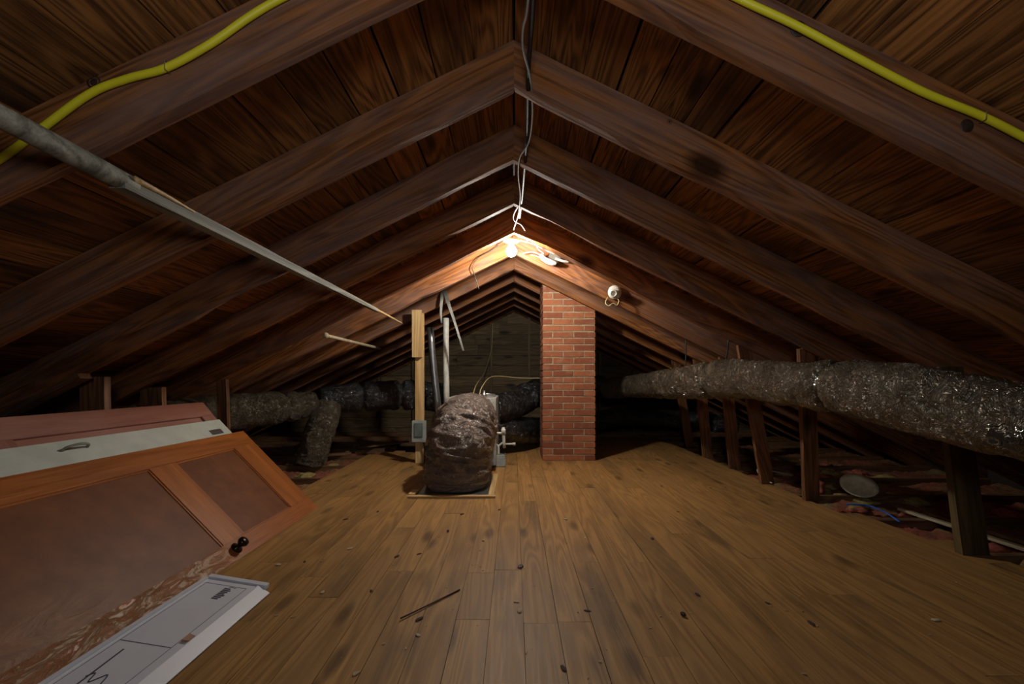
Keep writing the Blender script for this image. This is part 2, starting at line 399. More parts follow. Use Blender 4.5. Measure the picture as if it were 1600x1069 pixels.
# ------------------------------------------------------------------ floor
bm = bmesh.new(); add_box(bm, -4.6, 4.6, Y0, Y1, -0.19, -0.17)
for sx in (-4.55, 4.5):
    add_box(bm, sx, sx+0.05, Y0, Y1, -0.19, 0.12)
floor = link('floor', mesh_of(bm), M['gyp']); floor['kind'] = 'structure'
BW = 0.1265; X00 = 0.0358
joints = {0: [1.65, 3.3], 1: [1.66, 4.1], 2: [2.2, 4.4], 4: [2.2, 3.7], 6: [2.225, 4.8], -1: [2.11, 3.9], -2: [1.675, 2.08], -3: [2.9], 3: [1.45, 3.6]}
for i in range(-15, 20):
    xa = X00+i*BW
    if xa < -1.80: continue
    if xa+BW > 2.47: break
    cuts = [-1.2]+(joints.get(i) or [random.uniform(0.8, 3.0), random.uniform(3.4, 4.9)])
    end = 6.9
    if xa < -0.6: end = random.choice((6.1, 6.4, 6.2))
    if xa < -1.2: end = random.choice((5.35, 5.5, 5.6))
    if -0.5 < xa+BW/2 < 0.5: cuts.append(5.38)
    if xa > 2.15: end = 3.0 if xa < 2.3 else 2.5
    cuts = sorted(c for c in cuts if c < end-0.3)+[end]
    for a, b in zip(cuts, cuts[1:]):
        dz = random.uniform(-0.0012, 0.0)
        box('floorboard', M['floor'], floor, frame((xa, a, dz), (0, 1, 0), (-1, 0, 0)), 0.0006, b-a-0.0012, -BW+0.0008, -0.0008, 0.0, -0.022, 0.0005)
for k in range(-3, 10):
    Yj = 2.33+0.6*k
    for a, b in ((-4.4, -1.72), (2.06, 4.4)) if Yj < 6.85 else ((-4.4, 4.4),):
        box('joist', M['joist'], floor, frame((a, Yj, -0.024), (1, 0, 0), (0, 1, 0)), 0, b-a, 0, 0.045, 0, -0.145, 0.004, 4)
def bed(x0, x1, y0, y1):
    bm = bmesh.new(); nx = int((x1-x0)/0.035); ny = int((y1-y0)/0.035); g = []
    for i in range(nx+1):
        row = []
        for j in range(ny+1):
            x = x0+(x1-x0)*i/nx; y = y0+(y1-y0)*j/ny
            n_ = noise.noise(Vector((x*4, y*4, 0)))*0.6+abs(noise.noise(Vector((x*11, y*11, 2))))*0.7+noise.noise(Vector((x*27, y*27, 5)))*0.25
            row.append(bm.verts.new((x, y, -0.085+0.06*n_)))
        g.append(row)
    for i in range(nx):
        for j in range(ny): bm.faces.new((g[i][j], g[i+1][j], g[i+1][j+1], g[i][j+1]))
    o = link('insulation', mesh_of(bm, smooth=True), M['bed'], floor); o['kind'] = 'stuff'
bed(-4.48, -1.75, 0.6, 7.9); bed(2.15, 4.48, 0.6, 7.9)
# loose tufts of insulation between the joists
def tuft(bm, p, r, seed, sq=0.6):
    q = bmesh.ops.create_icosphere(bm, subdivisions=3, radius=1); R_ = Matrix.Rotation(seed*1.3, 3, 'Z')
    for v in q['verts']:
        n_ = 1+0.5*noise.noise(v.co*1.7+Vector((seed, 0, 0)))+0.35*noise.noise(v.co*5+Vector((0, seed, 0)))
        v.co = R_ @ Vector((v.co.x*r*n_*1.3, v.co.y*r*n_*0.8, v.co.z*r*n_*sq))+Vector(p)
bmr = bmesh.new(); bmy = bmesh.new()
for i in range(90):
    s = random.choice((-1, 1, 1)); X = random.uniform(2.5, 3.6) if s > 0 else random.uniform(-2.9, -1.95); Y = random.uniform(2.2, 6.8)
    near = s > 0 and Y < 3.4
    tuft(bmr if (near and random.random() < .8) or random.random() < .25 else bmy, (s*abs(X), Y, -0.07), random.uniform(0.035, 0.085), i*1.7, 0.5)
tuft(bmr, (2.50, 3.72, -0.01), 0.085, 3.3, 0.8)
for bm_, mt in ((bmr, 'insul_r'), (bmy, 'insul_y')):
    o = link('insulation_tufts', mesh_of(bm_, smooth=True), M[mt], floor); o['kind'] = 'stuff'

# ------------------------------------------------------------------ knee wall posts
def post(loc_b, loc_t, wid, dep, mat, label, name='knee_wall_post', xd=(1, 0, 0)):
    b = Vector(loc_b); tp = Vector(loc_t)
    m = frame(b, (tp-b), xd); L = (tp-b).length
    bm = bmesh.new(); n = 10; rings = []
    sd = random.uniform(0, 50)
    zs = 1 if (m.to_3x3() @ Vector((0, 0, 1))).y > 0 else -1
    for i in range(n+1):
        x = L*i/n; ring = []
        for y, z in ((0, 0), (wid, 0), (wid, dep*zs), (0, dep*zs)):
            ring.append(bm.verts.new((x, y+0.005*noise.noise(Vector((x*5, y*9, sd))), z+0.003*noise.noise(Vector((x*6, sd, z*9))))))
        rings.append(ring)
    for a, c_ in zip(rings, rings[1:]):
        for q in range(4): bm.faces.new((a[q], a[(q+1) % 4], c_[(q+1) % 4], c_[q]))
    bm.faces.new(rings[0]); bm.faces.new(rings[-1])
    o = link(name, mesh_of(bm), mat, None, m)
    return tag(o, label, 'post')
def zr(X): return ZB-SL*abs(X)
RP = [((2.29, 2.28, -0.02), (2.275, 2.40, zr(2.275)), 0.135, 'dark bark-stained knee wall post nearest the camera under the right duct'),
      ((2.15, 3.30, -0.02), (1.99, 3.12, zr(1.99)), 0.105, 'second-nearest knee wall post on the right, reddish with sharp straight edges'),
      ((2.12, 3.82, -0.02), (1.85, 3.70, zr(1.85)), 0.105, 'tilted reddish knee wall post with the white cable at its foot'),
      ((2.16, 4.47, -0.02), (1.985, 4.32, zr(1.985)), 0.105, 'fourth knee wall post from the right frame edge, under the right duct'),
      ((2.17, 5.12, -0.02), (1.98, 4.93, zr(1.98)), 0.105, 'fifth knee wall post from the right frame edge, reddish, slightly tilted'),
      ((2.29, 5.94, -0.02), (1.95, 5.54, zr(1.95)), 0.10, 'farthest and dullest knee wall post on the right')]
for b, tp, wd, lb in RP: post(b, tp, wd, 0.04, M['bark_post'] if b[1] < 2.4 else M['post'], lb)
LP = [((-2.40, 2.476, -0.02), (-2.40, 2.476, zr(2.40)+0.01), 0.135, 'leftmost knee wall post above the leaning doors'),
      ((-2.55, 3.09, -0.02), (-2.58, 3.09, zr(2.55)+0.01), 0.15, 'middle of the three knee wall posts above the leaning doors'),
      ((-2.43, 3.70, -0.02), (-2.46, 3.70, zr(2.44)+0.01), 0.08, 'narrow knee wall post beside the far corner of the white door')]
for b, tp, wd, lb in LP: post(b, tp, wd, 0.04, M['post'], lb)
post((-2.66, 2.30, 0.72), (-2.26, 2.32, 0.93), 0.07, 0.03, M['post'], 'slanting brace board at the far left under the rafters', 'brace_board', (0, 1, 0))

# ------------------------------------------------------------------ chimney
ch = thing('brick_chimney', 'square red brick chimney rising from the floor to the roof', 'chimney', (0.6, 5.17, 0))
CH = 0.0712; mj = 0.0115; NC = 30
box('mortar', M['mortar'], ch, T3((0, 0, 0)), CHX0+0.006, CHX1-0.006, CHY0+0.006, CHY1-0.006, 0, NC*CH-0.004)
BL = 0.2308; D2 = 0.1
for c_ in range(NC):
    z0 = c_*CH+0.001; z1 = z0+CH-mj
    run = [0, 0.5*BL, 1.5*BL, 2.5*BL] if c_ % 2 else [0, BL, 2*BL, 2.5*BL]
    for fy in (0, 1):
        for a, b in zip(run, run[1:]):
            xa = CHX0+a; xb = CHX0+b-mj
            if b == run[-1]: xb = CHX1
            j = random.uniform(-0.002, 0.002)
            ya, yb = (CHY0+j, CHY0+D2) if fy == 0 else (CHY1-D2, CHY1-j)
            box('brick', M['brick'], ch, T3((xa, ya, z0)), 0, xb-xa, 0, yb-ya, random.uniform(0, .002), z1-z0-random.uniform(0, .002), 0.0015)
    ys = [CHY0+D2+mj, CHY0+D2+mj+(0.1 if c_ % 2 else 0.2), CHY1-D2]
    for sx in (0, 1):
        for a, b in zip(ys, ys[1:]):
            xa = CHX0 if sx == 0 else CHX1-D2
            box('brick', M['brick'], ch, T3((xa+random.uniform(-.002, .002), a, z0)), 0, D2, 0, b-a-mj, 0, z1-z0, 0.0015)

# ------------------------------------------------------------------ ducts
def duct_surface(pts, rads, joints=(), wr=0.010, seed=0.0, ringy=2.5, n=26, seg=56, folds=0.0):
    path = catmull(pts, n); N = len(path)-1
    rr = catmull([(r, 0, 0) for r in rads], n)
    fr = frames(path); S = [0.0]
    for a, b in zip(path, path[1:]): S.append(S[-1]+(b-a).length)
    rings = []
    for i in range(N+1):
        tt, nn, bb = fr[i]; s = S[i]; base = rr[i].x
        for jt in joints:
            d = abs(s/S[-1]-jt)*S[-1]; base *= 1-0.26*math.exp(-(d/0.022)**2)
            base *= 1+0.05*math.exp(-((d-0.08)/0.05)**2)
        ring = []
        for k in range(seg):
            a = 2*math.pi*k/seg
            ca, sa = math.cos(a), math.sin(a)
            q = Vector((ca*1.2, sa*1.2, s*6+seed))
            d = noise.noise(q)*1.2
            q2 = Vector((ca*ringy, sa*ringy, s*22+seed*3))
            d += (1-2*abs(noise.noise(q2)))*0.9-0.5
            q3 = Vector((ca*5, sa*5, s*34+seed*5)); d += (0.5-abs(noise.noise(q3)))*0.6
            if folds:
                q4 = Vector((ca*1.1+3, sa*1.1, s*21+seed+0.9*ca)); d += folds*(0.3-abs(noise.noise(q4)))*2.2; q5 = Vector((ca*2.2, sa*2.2+7, s*40+seed)); d += folds*(0.3-abs(noise.noise(q5)))*0.9
            r = base+wr*d
            ring.append(path[i]+nn*ca*r+bb*sa*r)
        rings.append(ring)
    return rings, path, fr, S
def duct(name, mat, parent, pts, rads, cap=True, **kw):
    rings, path, fr, S = duct_surface(pts, rads, **kw)
    bm = bmesh.new(); R = [[bm.verts.new(p) for p in r] for r in rings]; seg = len(R[0])
    for a, b in zip(R, R[1:]):
        for k in range(seg): bm.faces.new((a[k], a[(k+1) % seg], b[(k+1) % seg], b[k]))
    if cap: bm.faces.new(R[0]); bm.faces.new(R[-1])
    return link(name, mesh_of(bm, smooth=True), mat, parent), rings, path, fr, S
def band(name, mat, parent, path, fr, i, r, wdt=0.008, th=0.003):
    t_, n_, b_ = fr[i]
    m = frame(path[i], n_, b_)
    return lathe(name, mat, parent, [(r-th, -wdt), (r+th, -wdt), (r+th, wdt), (r-th, wdt)], m, 32)

rd = thing('flexible_duct', 'long grey insulated flexible duct in front of the right-hand posts', 'duct', (1.97, 3.0, 0.6))
pts = [(2.2, 1.15, .66), (1.99, 1.73, .73), (1.965, 2.31, .815), (1.965, 2.72, .85), (1.965, 3.1, .862), (1.94, 3.6, .89), (1.90, 4.05, .90), (1.75, 4.6, .86), (1.64, 5.2, .83), (1.55, 5.9, .80), (1.35, 6.4, .76)]
KD = 0.89; pts = [(x*KD, y*KD, CAMH+(z-CAMH)*KD) for x, y, z in pts[:8]]+[(x*0.93, y*.93, CAMH+(z-CAMH)*.93) for x, y, z in pts[8:]]
rads = [KD*q for q in (.16, .152, .165, .15, .15, .155, .168, .165, .155, .15, .15)]
_, rings, path, fr, S = duct('insulation_jacket', M['jacket'], rd, pts, rads, joints=(0.285, 0.545, 0.69), wr=0.011, seed=3.1)
for jt in (0.285, 0.545, 0.69):
    i = min(range(len(S)), key=lambda q: abs(S[q]/S[-1]-jt)); band('strap', M['wire_black'], rd, path, fr, i, 0.102)
for jt in (0.545, 0.66):
    i = min(range(len(S)), key=lambda q: abs(S[q]/S[-1]-jt)); c_ = path[i]; t_ = fr[i][0]; side = Vector((t_.y, -t_.x, 0)).normalized()
    yr = min(YK, key=lambda q: abs(q-c_.y)) + 0.0225; xs_ = c_.x+0.10
    tube('hanger_strap', M['wire_black'], rd, [Vector((c_.x+0.09, c_.y, c_.z+0.10)), Vector((xs_, (c_.y+yr)/2, (c_.z+0.10+ZB-SL*xs_)/2)), Vector((xs_, yr, ZB-SL*xs_+0.006))], 0.006, 4, 6)
# printed triangle mark with a ring on the jacket
def surf(px, py, Yg):
    """nearest visible jacket point seen through a pixel near depth Yg, set slightly proud"""
    best = None
    for r_ in rings[:60]:
        for p in r_:
            u = VX+F*p.x/p.y; v_ = VY+F*(CAMH-p.z)/p.y
            d = math.hypot(u-px, v_-py)
            if p.x < 1.96*KD and (best is None or d < best[0]): best = (d, p)
    return best[1]
c0 = surf(1557, 680, 1.8)
i0 = min(range(len(path)), key=lambda q: (path[q]-c0).length)
nrm = (c0-path[i0]).normalized(); tdir = fr[i0][0]
mm = frame(c0+nrm*0.004, -tdir, Vector((0, 0, 1)))
if (mm.to_3x3() @ Vector((0, 0, 1))).dot(nrm) < 0: mm = frame(c0+nrm*0.004, tdir, Vector((0, 0, 1)))
nz = (mm.to_3x3() @ Vector((0, 0, 1)))
def flat_shape(name, mat, parent, m, pts2, z, bend=0.0):
    bm = bmesh.new(); a = [bm.verts.new((x, y, z-bend*y*y)) for x, y in pts2]; b = [bm.verts.new((x, y, z+0.0012-bend*y*y)) for x, y in pts2]
    n = len(pts2); bm.faces.new(a); bm.faces.new(b)
    for k in range(n): bm.faces.new((a[k], a[(k+1) % n], b[(k+1) % n], b[k]))
    bmesh.ops.triangulate(bm, faces=bm.faces[:])
    return link(name, mesh_of(bm), mat, parent, m)
mm = frame(c0+nrm*0.010, Vector((0, -1, 0)), (fr[i0][0].cross(nrm)) if (fr[i0][0].cross(nrm)).z > 0 else -(fr[i0][0].cross(nrm)))
flat_shape('printed_mark', M['wire_black'], rd, mm, [(-.045, -.03), (-.022, .0), (0.0, .034), (.012, .036), (.03, .008), (.062, -.034), (0.02, -.026)], 0.0)
ringp = [(0.026*math.cos(a), 0.015*math.sin(a)-0.01) for a in [2*math.pi*k/20 for k in range(20)]]
flat_shape('printed_mark', M['jacket'], rd, mm, ringp, 0.0014)
flat_shape('printed_mark', M['wire_black'], rd, mm, [(x*0.5, (y+0.01)*0.5-0.01) for x, y in ringp], 0.0028)

ld = thing('flexible_duct', 'grey insulated flexible duct running behind the left-hand posts', 'duct', (-2.6, 3.2, 0.4))
pts = [(-2.98, 1.9, .50), (-2.90, 2.6, .52), (-2.82, 3.3, .55), (-2.72, 4.0, .58), (-2.45, 4.55, .60), (-2.2, 4.9, .63)]
_, _, path, fr, S = duct('insulation_jacket', M['jacket'], ld, pts, [.14, .145, .15, .165, .16, .13], joints=(0.62, 0.9), wr=0.012, seed=9.4, seg=48)
for jt in (0.62, 0.9):
    i = min(range(len(S)), key=lambda q: abs(S[q]/S[-1]-jt)); band('strap', M['wire_black'], ld, path, fr, i, 0.11)
l2 = thing('flexible_duct', 'dark insulated duct between the yellow-wood post and the left duct', 'duct', (-1.7, 5.3, 0.5))
duct('insulation_jacket', M['jacket_dark'], l2, [(-2.16, 4.98, .66), (-1.9, 5.2, .68), (-1.55, 5.35, .70), (-1.2, 5.45, .70), (-0.8, 5.45, .66)], [.14, .165, .17, .175, .17], joints=(0.32, 0.62), wr=0.011, seed=17, seg=48)
l3 = thing('branch_duct', 'short insulated duct slanting down to the joists on the left', 'duct', (-2.2, 4.8, 0.0))
duct('insulation_jacket', M['jacket'], l3, [(-2.03, 4.95, .62), (-2.06, 4.86, .45), (-2.12, 4.8, .2), (-2.17, 4.76, -.02)], [.12, .145, .15, .14], joints=(), wr=0.013, seed=23, seg=44)
b1 = thing('flexible_duct', 'black insulated duct rising from the furnace to behind the chimney', 'duct', (0.0, 5.6, 0.4))
duct('insulation_jacket', M['jacket_dark'], b1, [(-0.26, 5.15, .56), (-0.02, 5.45, .58), (0.22, 5.85, .68), (0.6, 6.25, .80), (1.1, 6.45, .80), (1.30, 6.42, .78)], [.15, .17, .18, .17, .16, .14], joints=(0.3,), wr=0.014, seed=31, seg=44)
b2 = thing('flexible_duct', 'black insulated duct lying low between furnace and chimney', 'duct', (0.0, 5.6, 0.1))
duct('insulation_jacket', M['jacket_dark'], b2, [(-0.24, 5.22, .28), (0.05, 5.55, .26), (0.30, 6.05, .20), (0.9, 6.55, .20), (1.5, 6.6, .33), (2.2, 6.5, .33), (3.1, 6.2, .26)], [.13, .16, .175, .14, .13, .12, .12], joints=(0.3, 0.62), wr=0.013, seed=37, seg=44)

# floor opening, return duct and furnace
fo = thing('floor_opening_frame', 'pale wood frame and metal flange around the big duct on the floor', 'frame', (-0.48, 3.7, 0))
box('metal_flange', M['steel'], fo, T3((0, 0, 0)), -0.74, -0.20, 3.42, 4.12, 0.001, 0.012, 0, 1, 0.002)
box('frame_strip', M['newwood'], fo, frame((-0.80, 3.365, 0.001), (1, 0, 0), (0, 1, 0)), 0, 0.66, 0, 0.045, 0, 0.016, 0.002)
box('frame_strip', M['newwood'], fo, frame((-0.15, 3.412, 0.001), (0, 1, 0), (-1, 0, 0)), 0, 0.75, 0.0, 0.045, 0, 0.016, 0.002)
box('frame_strip', M['newwood'], fo, frame((-0.755, 3.412, 0.001), (0, 1, 0), (-1, 0, 0)), 0, 0.16, 0.0, 0.05, 0, 0.018, 0.003)
rt = thing('return_duct', 'fat wrinkled insulated duct curving from the furnace into the floor', 'duct', (-0.48, 3.72, 0.01))
duct('insulation_jacket', M['jacket_brown'], rt, [(-0.475, 3.70, .02), (-0.475, 3.70, .08), (-0.465, 3.70, .22), (-0.45, 3.74, .36), (-0.43, 3.90, .47), (-0.42, 4.15, .50), (-0.42, 4.36, .50)], [.235, .255, .255, .262, .265, .25, .24], joints=(), wr=0.012, seed=51, n=34, seg=96, folds=1.6, ringy=1.5)
fu = thing('furnace', 'pale steel attic furnace behind the fat wrinkled duct', 'furnace', (-0.42, 4.8, 0.05))
box('cabinet', M['cabinet'], fu, T3((0, 0, 0)), -0.66, -0.175, 4.34, 5.05, 0.06, 0.715, 0, 1, 0.006)
ap = box('access_panel', M['cabinet'], fu, T3((0, 0, 0)), -0.64, -0.195, 4.325, 4.34, 0.09, 0.69, 0, 1, 0.004)
box('panel_slot', M['wire_black'], ap, T3((0, 0, 0)), -0.235, -0.205, 4.322, 4.326, 0.64, 0.66)
box('plenum', M['jacket_dark'], fu, T3((0, 0, 0)), -0.64, -0.16, 5.05, 5.40, 0.10, 0.74, 0.006, 3, 0.02)
box('support_block', M['newwood'], fu, T3((0, 0, 0)), -0.62, -0.22, 4.42, 4.50, 0.001, 0.06)
box('support_block', M['newwood'], fu, T3((0, 0, 0)), -0.62, -0.22, 4.90, 4.98, 0.001, 0.06)
lathe('valve', M['steel'], fu, [(0.0, 0), (0.03, 0), (0.03, 0.03), (0.015, 0.04), (0.012, 0.07), (0.0, 0.07)], T3((-0.30, 4.5, 0.714)), 16)
tube('pipe_stub', M['steel'], fu, [(-0.36, 4.5, 0.73), (-0.26, 4.52, 0.745), (-0.19, 4.55, 0.73)], 0.012)
# drain trap + pump
pp = thing('drain_trap', 'white plastic drain pipes and tee fittings right of the furnace', 'pipe', (-0.15, 4.62, 0.2))
def Q(x, y, Y=4.6): return P(x, y, Y)
for a, b, r_ in (((768, 677), (790, 677), .012), ((786, 670), (788, 700), .016), ((768, 690), (779, 697), .011), ((779, 697), (788, 690), .011), ((779, 695), (779, 712), .012), ((790, 694), (805, 694), .009)):
    tube('pipe', M['pvc'], pp, [Q(*a), (Q(*a)+Q(*b))/2, Q(*b)], r_, 2, 12)
lathe('pipe_fitting', M['pvc'], pp, [(0, 0), (.022, 0), (.022, .05), (.016, .052), (.016, .07), (0, .07)], T3(Q(786.5, 677)+Vector((0, 0, -0.01))), 16)
lathe('pipe_fitting', M['pvc'], pp, [(0, 0), (.015, 0), (.015, .03), (0, .03)], look(Q(801, 694), (1, 0, 0)), 14)
dp = thing('condensate_pump', 'small grey box under the white drain pipes on the floor', 'pump', (-0.16, 4.66, 0))
box('housing', M['boxgrey'], dp, T3((0, 0, 0)), -0.245, -0.085, 4.57, 4.74, 0.001, 0.075, 0, 1, 0.006)
box('lid', M['boxgrey'], dp, T3((0, 0, 0)), -0.235, -0.090, 4.58, 4.73, 0.075, 0.118, 0, 1, 0.004)
# vent pipes
vp = tube('vent_pipe', M['pvc'], None, [P(697, 500, 5.1)+Vector((0, 0, .02)), P(697, 560, 5.1), P(698, 640, 5.1)], 0.034, 3, 20)
tag(vp, 'straight upright off-white plastic pipe behind the fat wrinkled duct', 'pipe')
fp = tube('flue_pipe', M['steel'], None, [P(672, 512, 5.0), P(678, 580, 5.0), P(686, 650, 5.0)], 0.038, 3, 24)
tag(fp, 'shiny silver pipe tilting beside the yellow-wood post', 'pipe')

# yellow-wood post and switch box
yp = thing('wood_post', 'pale new-wood post carrying the grey switch box', 'post', (-1.0, 4.80, 0))
mb = P(650, 722, 4.82); tb = Vector((-1.055, 4.82, 1.60))
box('stud', M['newwood'], yp, frame((mb.x+0.0, 4.825, 0), tb-Vector((mb.x, 4.82, 0)), (1, 0, 0)), 0, 1.60, 0, 0.09, 0, -0.038, 0.0015)
box('scab_board', M['newwood'], yp, frame((-1.085, 4.782, 1.12), (tb-Vector((mb.x, 4.82, 0))), (1, 0, 0)), 0, 0.50, 0, 0.10, -0.0, 0.036 if False else -0.0, 0) if False else None
mS = frame((-1.080, 4.781, 1.13), (tb-Vector((mb.x, 4.82, 0))), (1, 0, 0)); zs = 1 if (mS.to_3x3() @ Vector((0, 0, 1))).y < 0 else -1
box('scab_board', M['newwood'], yp, mS, 0, 0.50, 0, 0.10, 0, zs*0.036, 0.0015)
sb = thing('switch_box', 'small grey electrical disconnect box on the pale post', 'switch box', (P(654, 675, 4.75)))
c_ = P(654, 674.5, 4.725)
box('enclosure', M['boxgrey'], sb, T3(c_), -0.075, 0.075, 0, 0.06-0.01, -0.115, 0.115, 0, 1, 0.006)
box('cover', M['boxwin'], sb, T3(c_), -0.045, 0.045, -0.012, 0.0, -0.055, 0.09, 0, 1, 0.004)
tube('conduit', M['wire_black'], sb, [c_+Vector((.05, .02, -.11)), c_+Vector((.06, .03, -.25)), c_+Vector((.055, .03, -.42))], 0.008)

# ------------------------------------------------------------------ poles under the left rafters
def pole_obj():
    r = thing('wooden_pole', 'long weathered grey pole hung under the left rafters', 'pole', (-1.13, 2.5, 1.47))
    bm = bmesh.new()
    path = catmull([(-1.145, 0.2, 1.475), (-1.13, 0.8, 1.478), (-1.125, 1.32, 1.468)], 10)
    tube_bm(bm, path, lambda t: 0.026+0.0015*math.sin(t*9), 14)
    link('round_pole', mesh_of(bm, smooth=True), M['grey'], r, None)
    bm = bmesh.new()
    m = frame((-1.125, 1.27, 1.462), (0.00, 1, 0.0), (1, 0, 0))
    n = 20; rg = []
    for i in range(n+1):
        x = 2.42*i/n; h = 0.021-0.008*i/n+0.002*noise.noise(Vector((x*5, 0, 0)))
        rg.append([bm.verts.new((x, y*h*1.1, z*h)) for y, z in ((-1, -1), (1, -1), (1, 1), (-1, 1))])
    for a, b in zip(rg, rg[1:]):
        for q in range(4): bm.faces.new((a[q], a[(q+1) % 4], b[(q+1) % 4], b[q]))
    bm.faces.new(rg[0]); bm.faces.new(rg[-1])
    link('split_lath', mesh_of(bm), M['grey'], r, m)
    tube('bare_tip', M['newwood'], r, [(-1.125, 3.2, 1.464), (-1.12, 3.8, 1.462), (-1.125, 4.5, 1.458)], lambda t: 0.014-0.007*t, 8, 8)
    tube('bare_split', M['newwood'], r, [(-1.10, 1.30, 1.480), (-1.10, 1.42, 1.479), (-1.104, 1.55, 1.476)], lambda t: 0.010*(1-t*0.6), 6, 6)
pole_obj()
dw = thing('wooden_dowel', 'short brown round stick under the rafters, blunt rounded near end', 'stick', (-1.63, 4.5, 1.27))
tube('shaft', M['chippale'], dw, [(-1.63, 3.9, 1.275), (-1.63, 4.6, 1.272), (-1.63, 5.45, 1.27)], 0.016, 6, 10)
lathe('end_knob', M['chippale'], dw, [(0, 0), (.02, 0.002), (.026, .012), (.026, .03), (.018, .045), (0, .045)], look((-1.63, 3.86, 1.275), (0, 1, 0)), 14)

# ------------------------------------------------------------------ lamp, cables
BX, BY, BZ = P(799, 392, 3.78)
lp = thing('ceiling_lamp', 'lit bare bulb in a white lampholder at the ridge', 'lamp', (BX, BY, BZ+0.12))
lampholder = lathe('lampholder', M['porcelain'], lp, [(0.0, .05), (0.020, .05), (0.024, .062), (0.028, .072), (0.065, .078), (0.067, .09), (0.0, .09)], T3((BX, BY, BZ)), 32)
lathe('bulb', M['bulb'], lampholder, [(0, -0.050), (0.016, -0.048), (0.033, -0.037), (0.043, -0.018), (0.045, 0.0), (0.040, 0.018), (0.029, 0.034), (0.017, 0.044), (0.0135, 0.052)], T3((BX, BY, BZ)), 28)
lathe('junction_box', M['steel'], lp, [(0.0, .09), (0.05, .09), (0.05, .128), (0.0, .128)], T3((BX, BY, BZ)), 8)
def YY(y, z=1.165): return F*z/(VY-y)
def ridge(l, z=1.165): return [P(x, y, YY(y, z)) for x, y in l]
c1 = tube('supply_cable', M['wire_near'], None, [(0.06, 0.9, CAMH+1.165)]+ridge([(825, 0), (817, 45), (818, 80), (829, 125), (832, 180), (826, 222), (812, 246), (810, 275), (813, 305), (810, 335)])+[P(803, 358, 3.62), P(801, 371, 3.74), P(799, 377, 3.80)], 0.0042, 6, 8)
tag(c1, 'white twisted cable running along the ridge down to the lit bulb', 'cable')
c2 = tube('black_cable', M['wire_black'], None, [(0.058, 0.9, CAMH+1.18)]+ridge([(833, 0), (829, 60), (826, 100), (825, 150), (824, 200), (821, 250), (816, 310)], 1.178)+[P(812, 340, 3.3)], 0.009, 6, 8)
tag(c2, 'black cable running along the ridge beside the white cable', 'cable')
c3 = tube('looped_cable', M['wire_near'], None, [P(812, 318, 3.02), P(803, 335, 3.3), P(804, 345, 3.4), P(815, 352, 3.5), P(822, 365, 3.7), P(823, 378, 3.9), P(815, 376, 4.0), P(806, 374, 3.95)], 0.0045, 6, 8)
tag(c3, 'white cable looping down just above and right of the bulb', 'cable')
FY = 4.236
jb = thing('junction_box', 'dark box on the right rafter beside the bulb with white wires', 'junction box', P(866, 403, FY))
box('box_body', M['dull'], jb, frame(P(858, 399, FY+0.005), (CA, 0, -SA), (0, 0, 1)), 0, 0.11, -0.05, 0.05, 0.0, 0.05 if False else 0.045, 0, 1, 0.004)
tube('wire_bundle', M['wire_near'], jb, [P(845, 398, 4.17), P(852, 405, 4.16), P(862, 409, 4.15), P(869, 412, 4.16)], 0.019, 4, 10)
tube('wire_bundle', M['wire_near'], jb, [P(846, 404, 4.19), P(856, 411, 4.18), P(866, 413, 4.17)], 0.013, 4, 10)
tube('wire_bundle', M['wire_near'], jb, [P(868, 404, 4.2), P(880, 408, 4.19), P(889, 409, 4.2)], 0.012, 4, 10)
tube('wire', M['wire_near'], jb, [P(817, 396, 4.16), P(830, 394, 4.16), P(840, 396, 4.15), P(848, 402, 4.15)], 0.006, 5, 8)
tube('wire', M['wire_near'], jb, [P(829, 398, 4.17), P(840, 401, 4.17), P(850, 406, 4.16)], 0.005, 5, 8)
tube('wire', M['wire_near'], jb, [P(850, 397, 4.14), P(840, 388, 4.12), P(839, 378, 4.1), P(845, 371, 4.1), P(853, 370, 4.1), P(858, 376, 4.1), P(854, 384, 4.12)], 0.0055, 6, 8)
tube('wire', M['wire_near'], jb, [P(803, 374, 4.0), P(818, 377, 4.1), P(835, 382, 4.18), P(850, 390, 4.2), P(866, 397, 4.2)], 0.007, 5, 8)
# spare lampholder on the rafter
sl = thing('spare_lampholder', 'round white porcelain lampholder on the right rafter, wire loop below', 'lampholder', P(958, 458, FY))
lathe('base', M['porcelain'], sl, [(0, 0), (.062, 0), (.066, .01), (.060, .022), (.035, .04), (0, .04)], look(P(960, 457, FY+0.004), (0.05, -1, -0.1)), 28)
lathe('socket', M['porcelain'], sl, [(0, 0), (.036, 0), (.034, .05), (.024, .055), (.022, .03), (0, .03)], look(P(958, 458, FY-0.032), (-0.15, -1, -0.25)), 24)
tube('wire_loop', M['wire_cream'], sl, [P(950, 464, 4.2), P(946, 473, 4.18), P(951, 478, 4.17), P(958, 474, 4.17), P(964, 477, 4.17), P(967, 470, 4.18), P(962, 464, 4.2)], 0.0045, 6, 8)
bc = tube('thin_black_wire', M['wire_black'], None, [P(790, 372, 4.20), P(770, 390, 4.215), P(748, 402, 4.22), P(738, 417, 4.22), P(741, 428, 4.22), P(747, 447, 4.22), P(748, 452, 4.22)], 0.004, 6, 6)
tag(bc, 'thin black wire hanging on the orange rafter left of the bulb', 'wire')
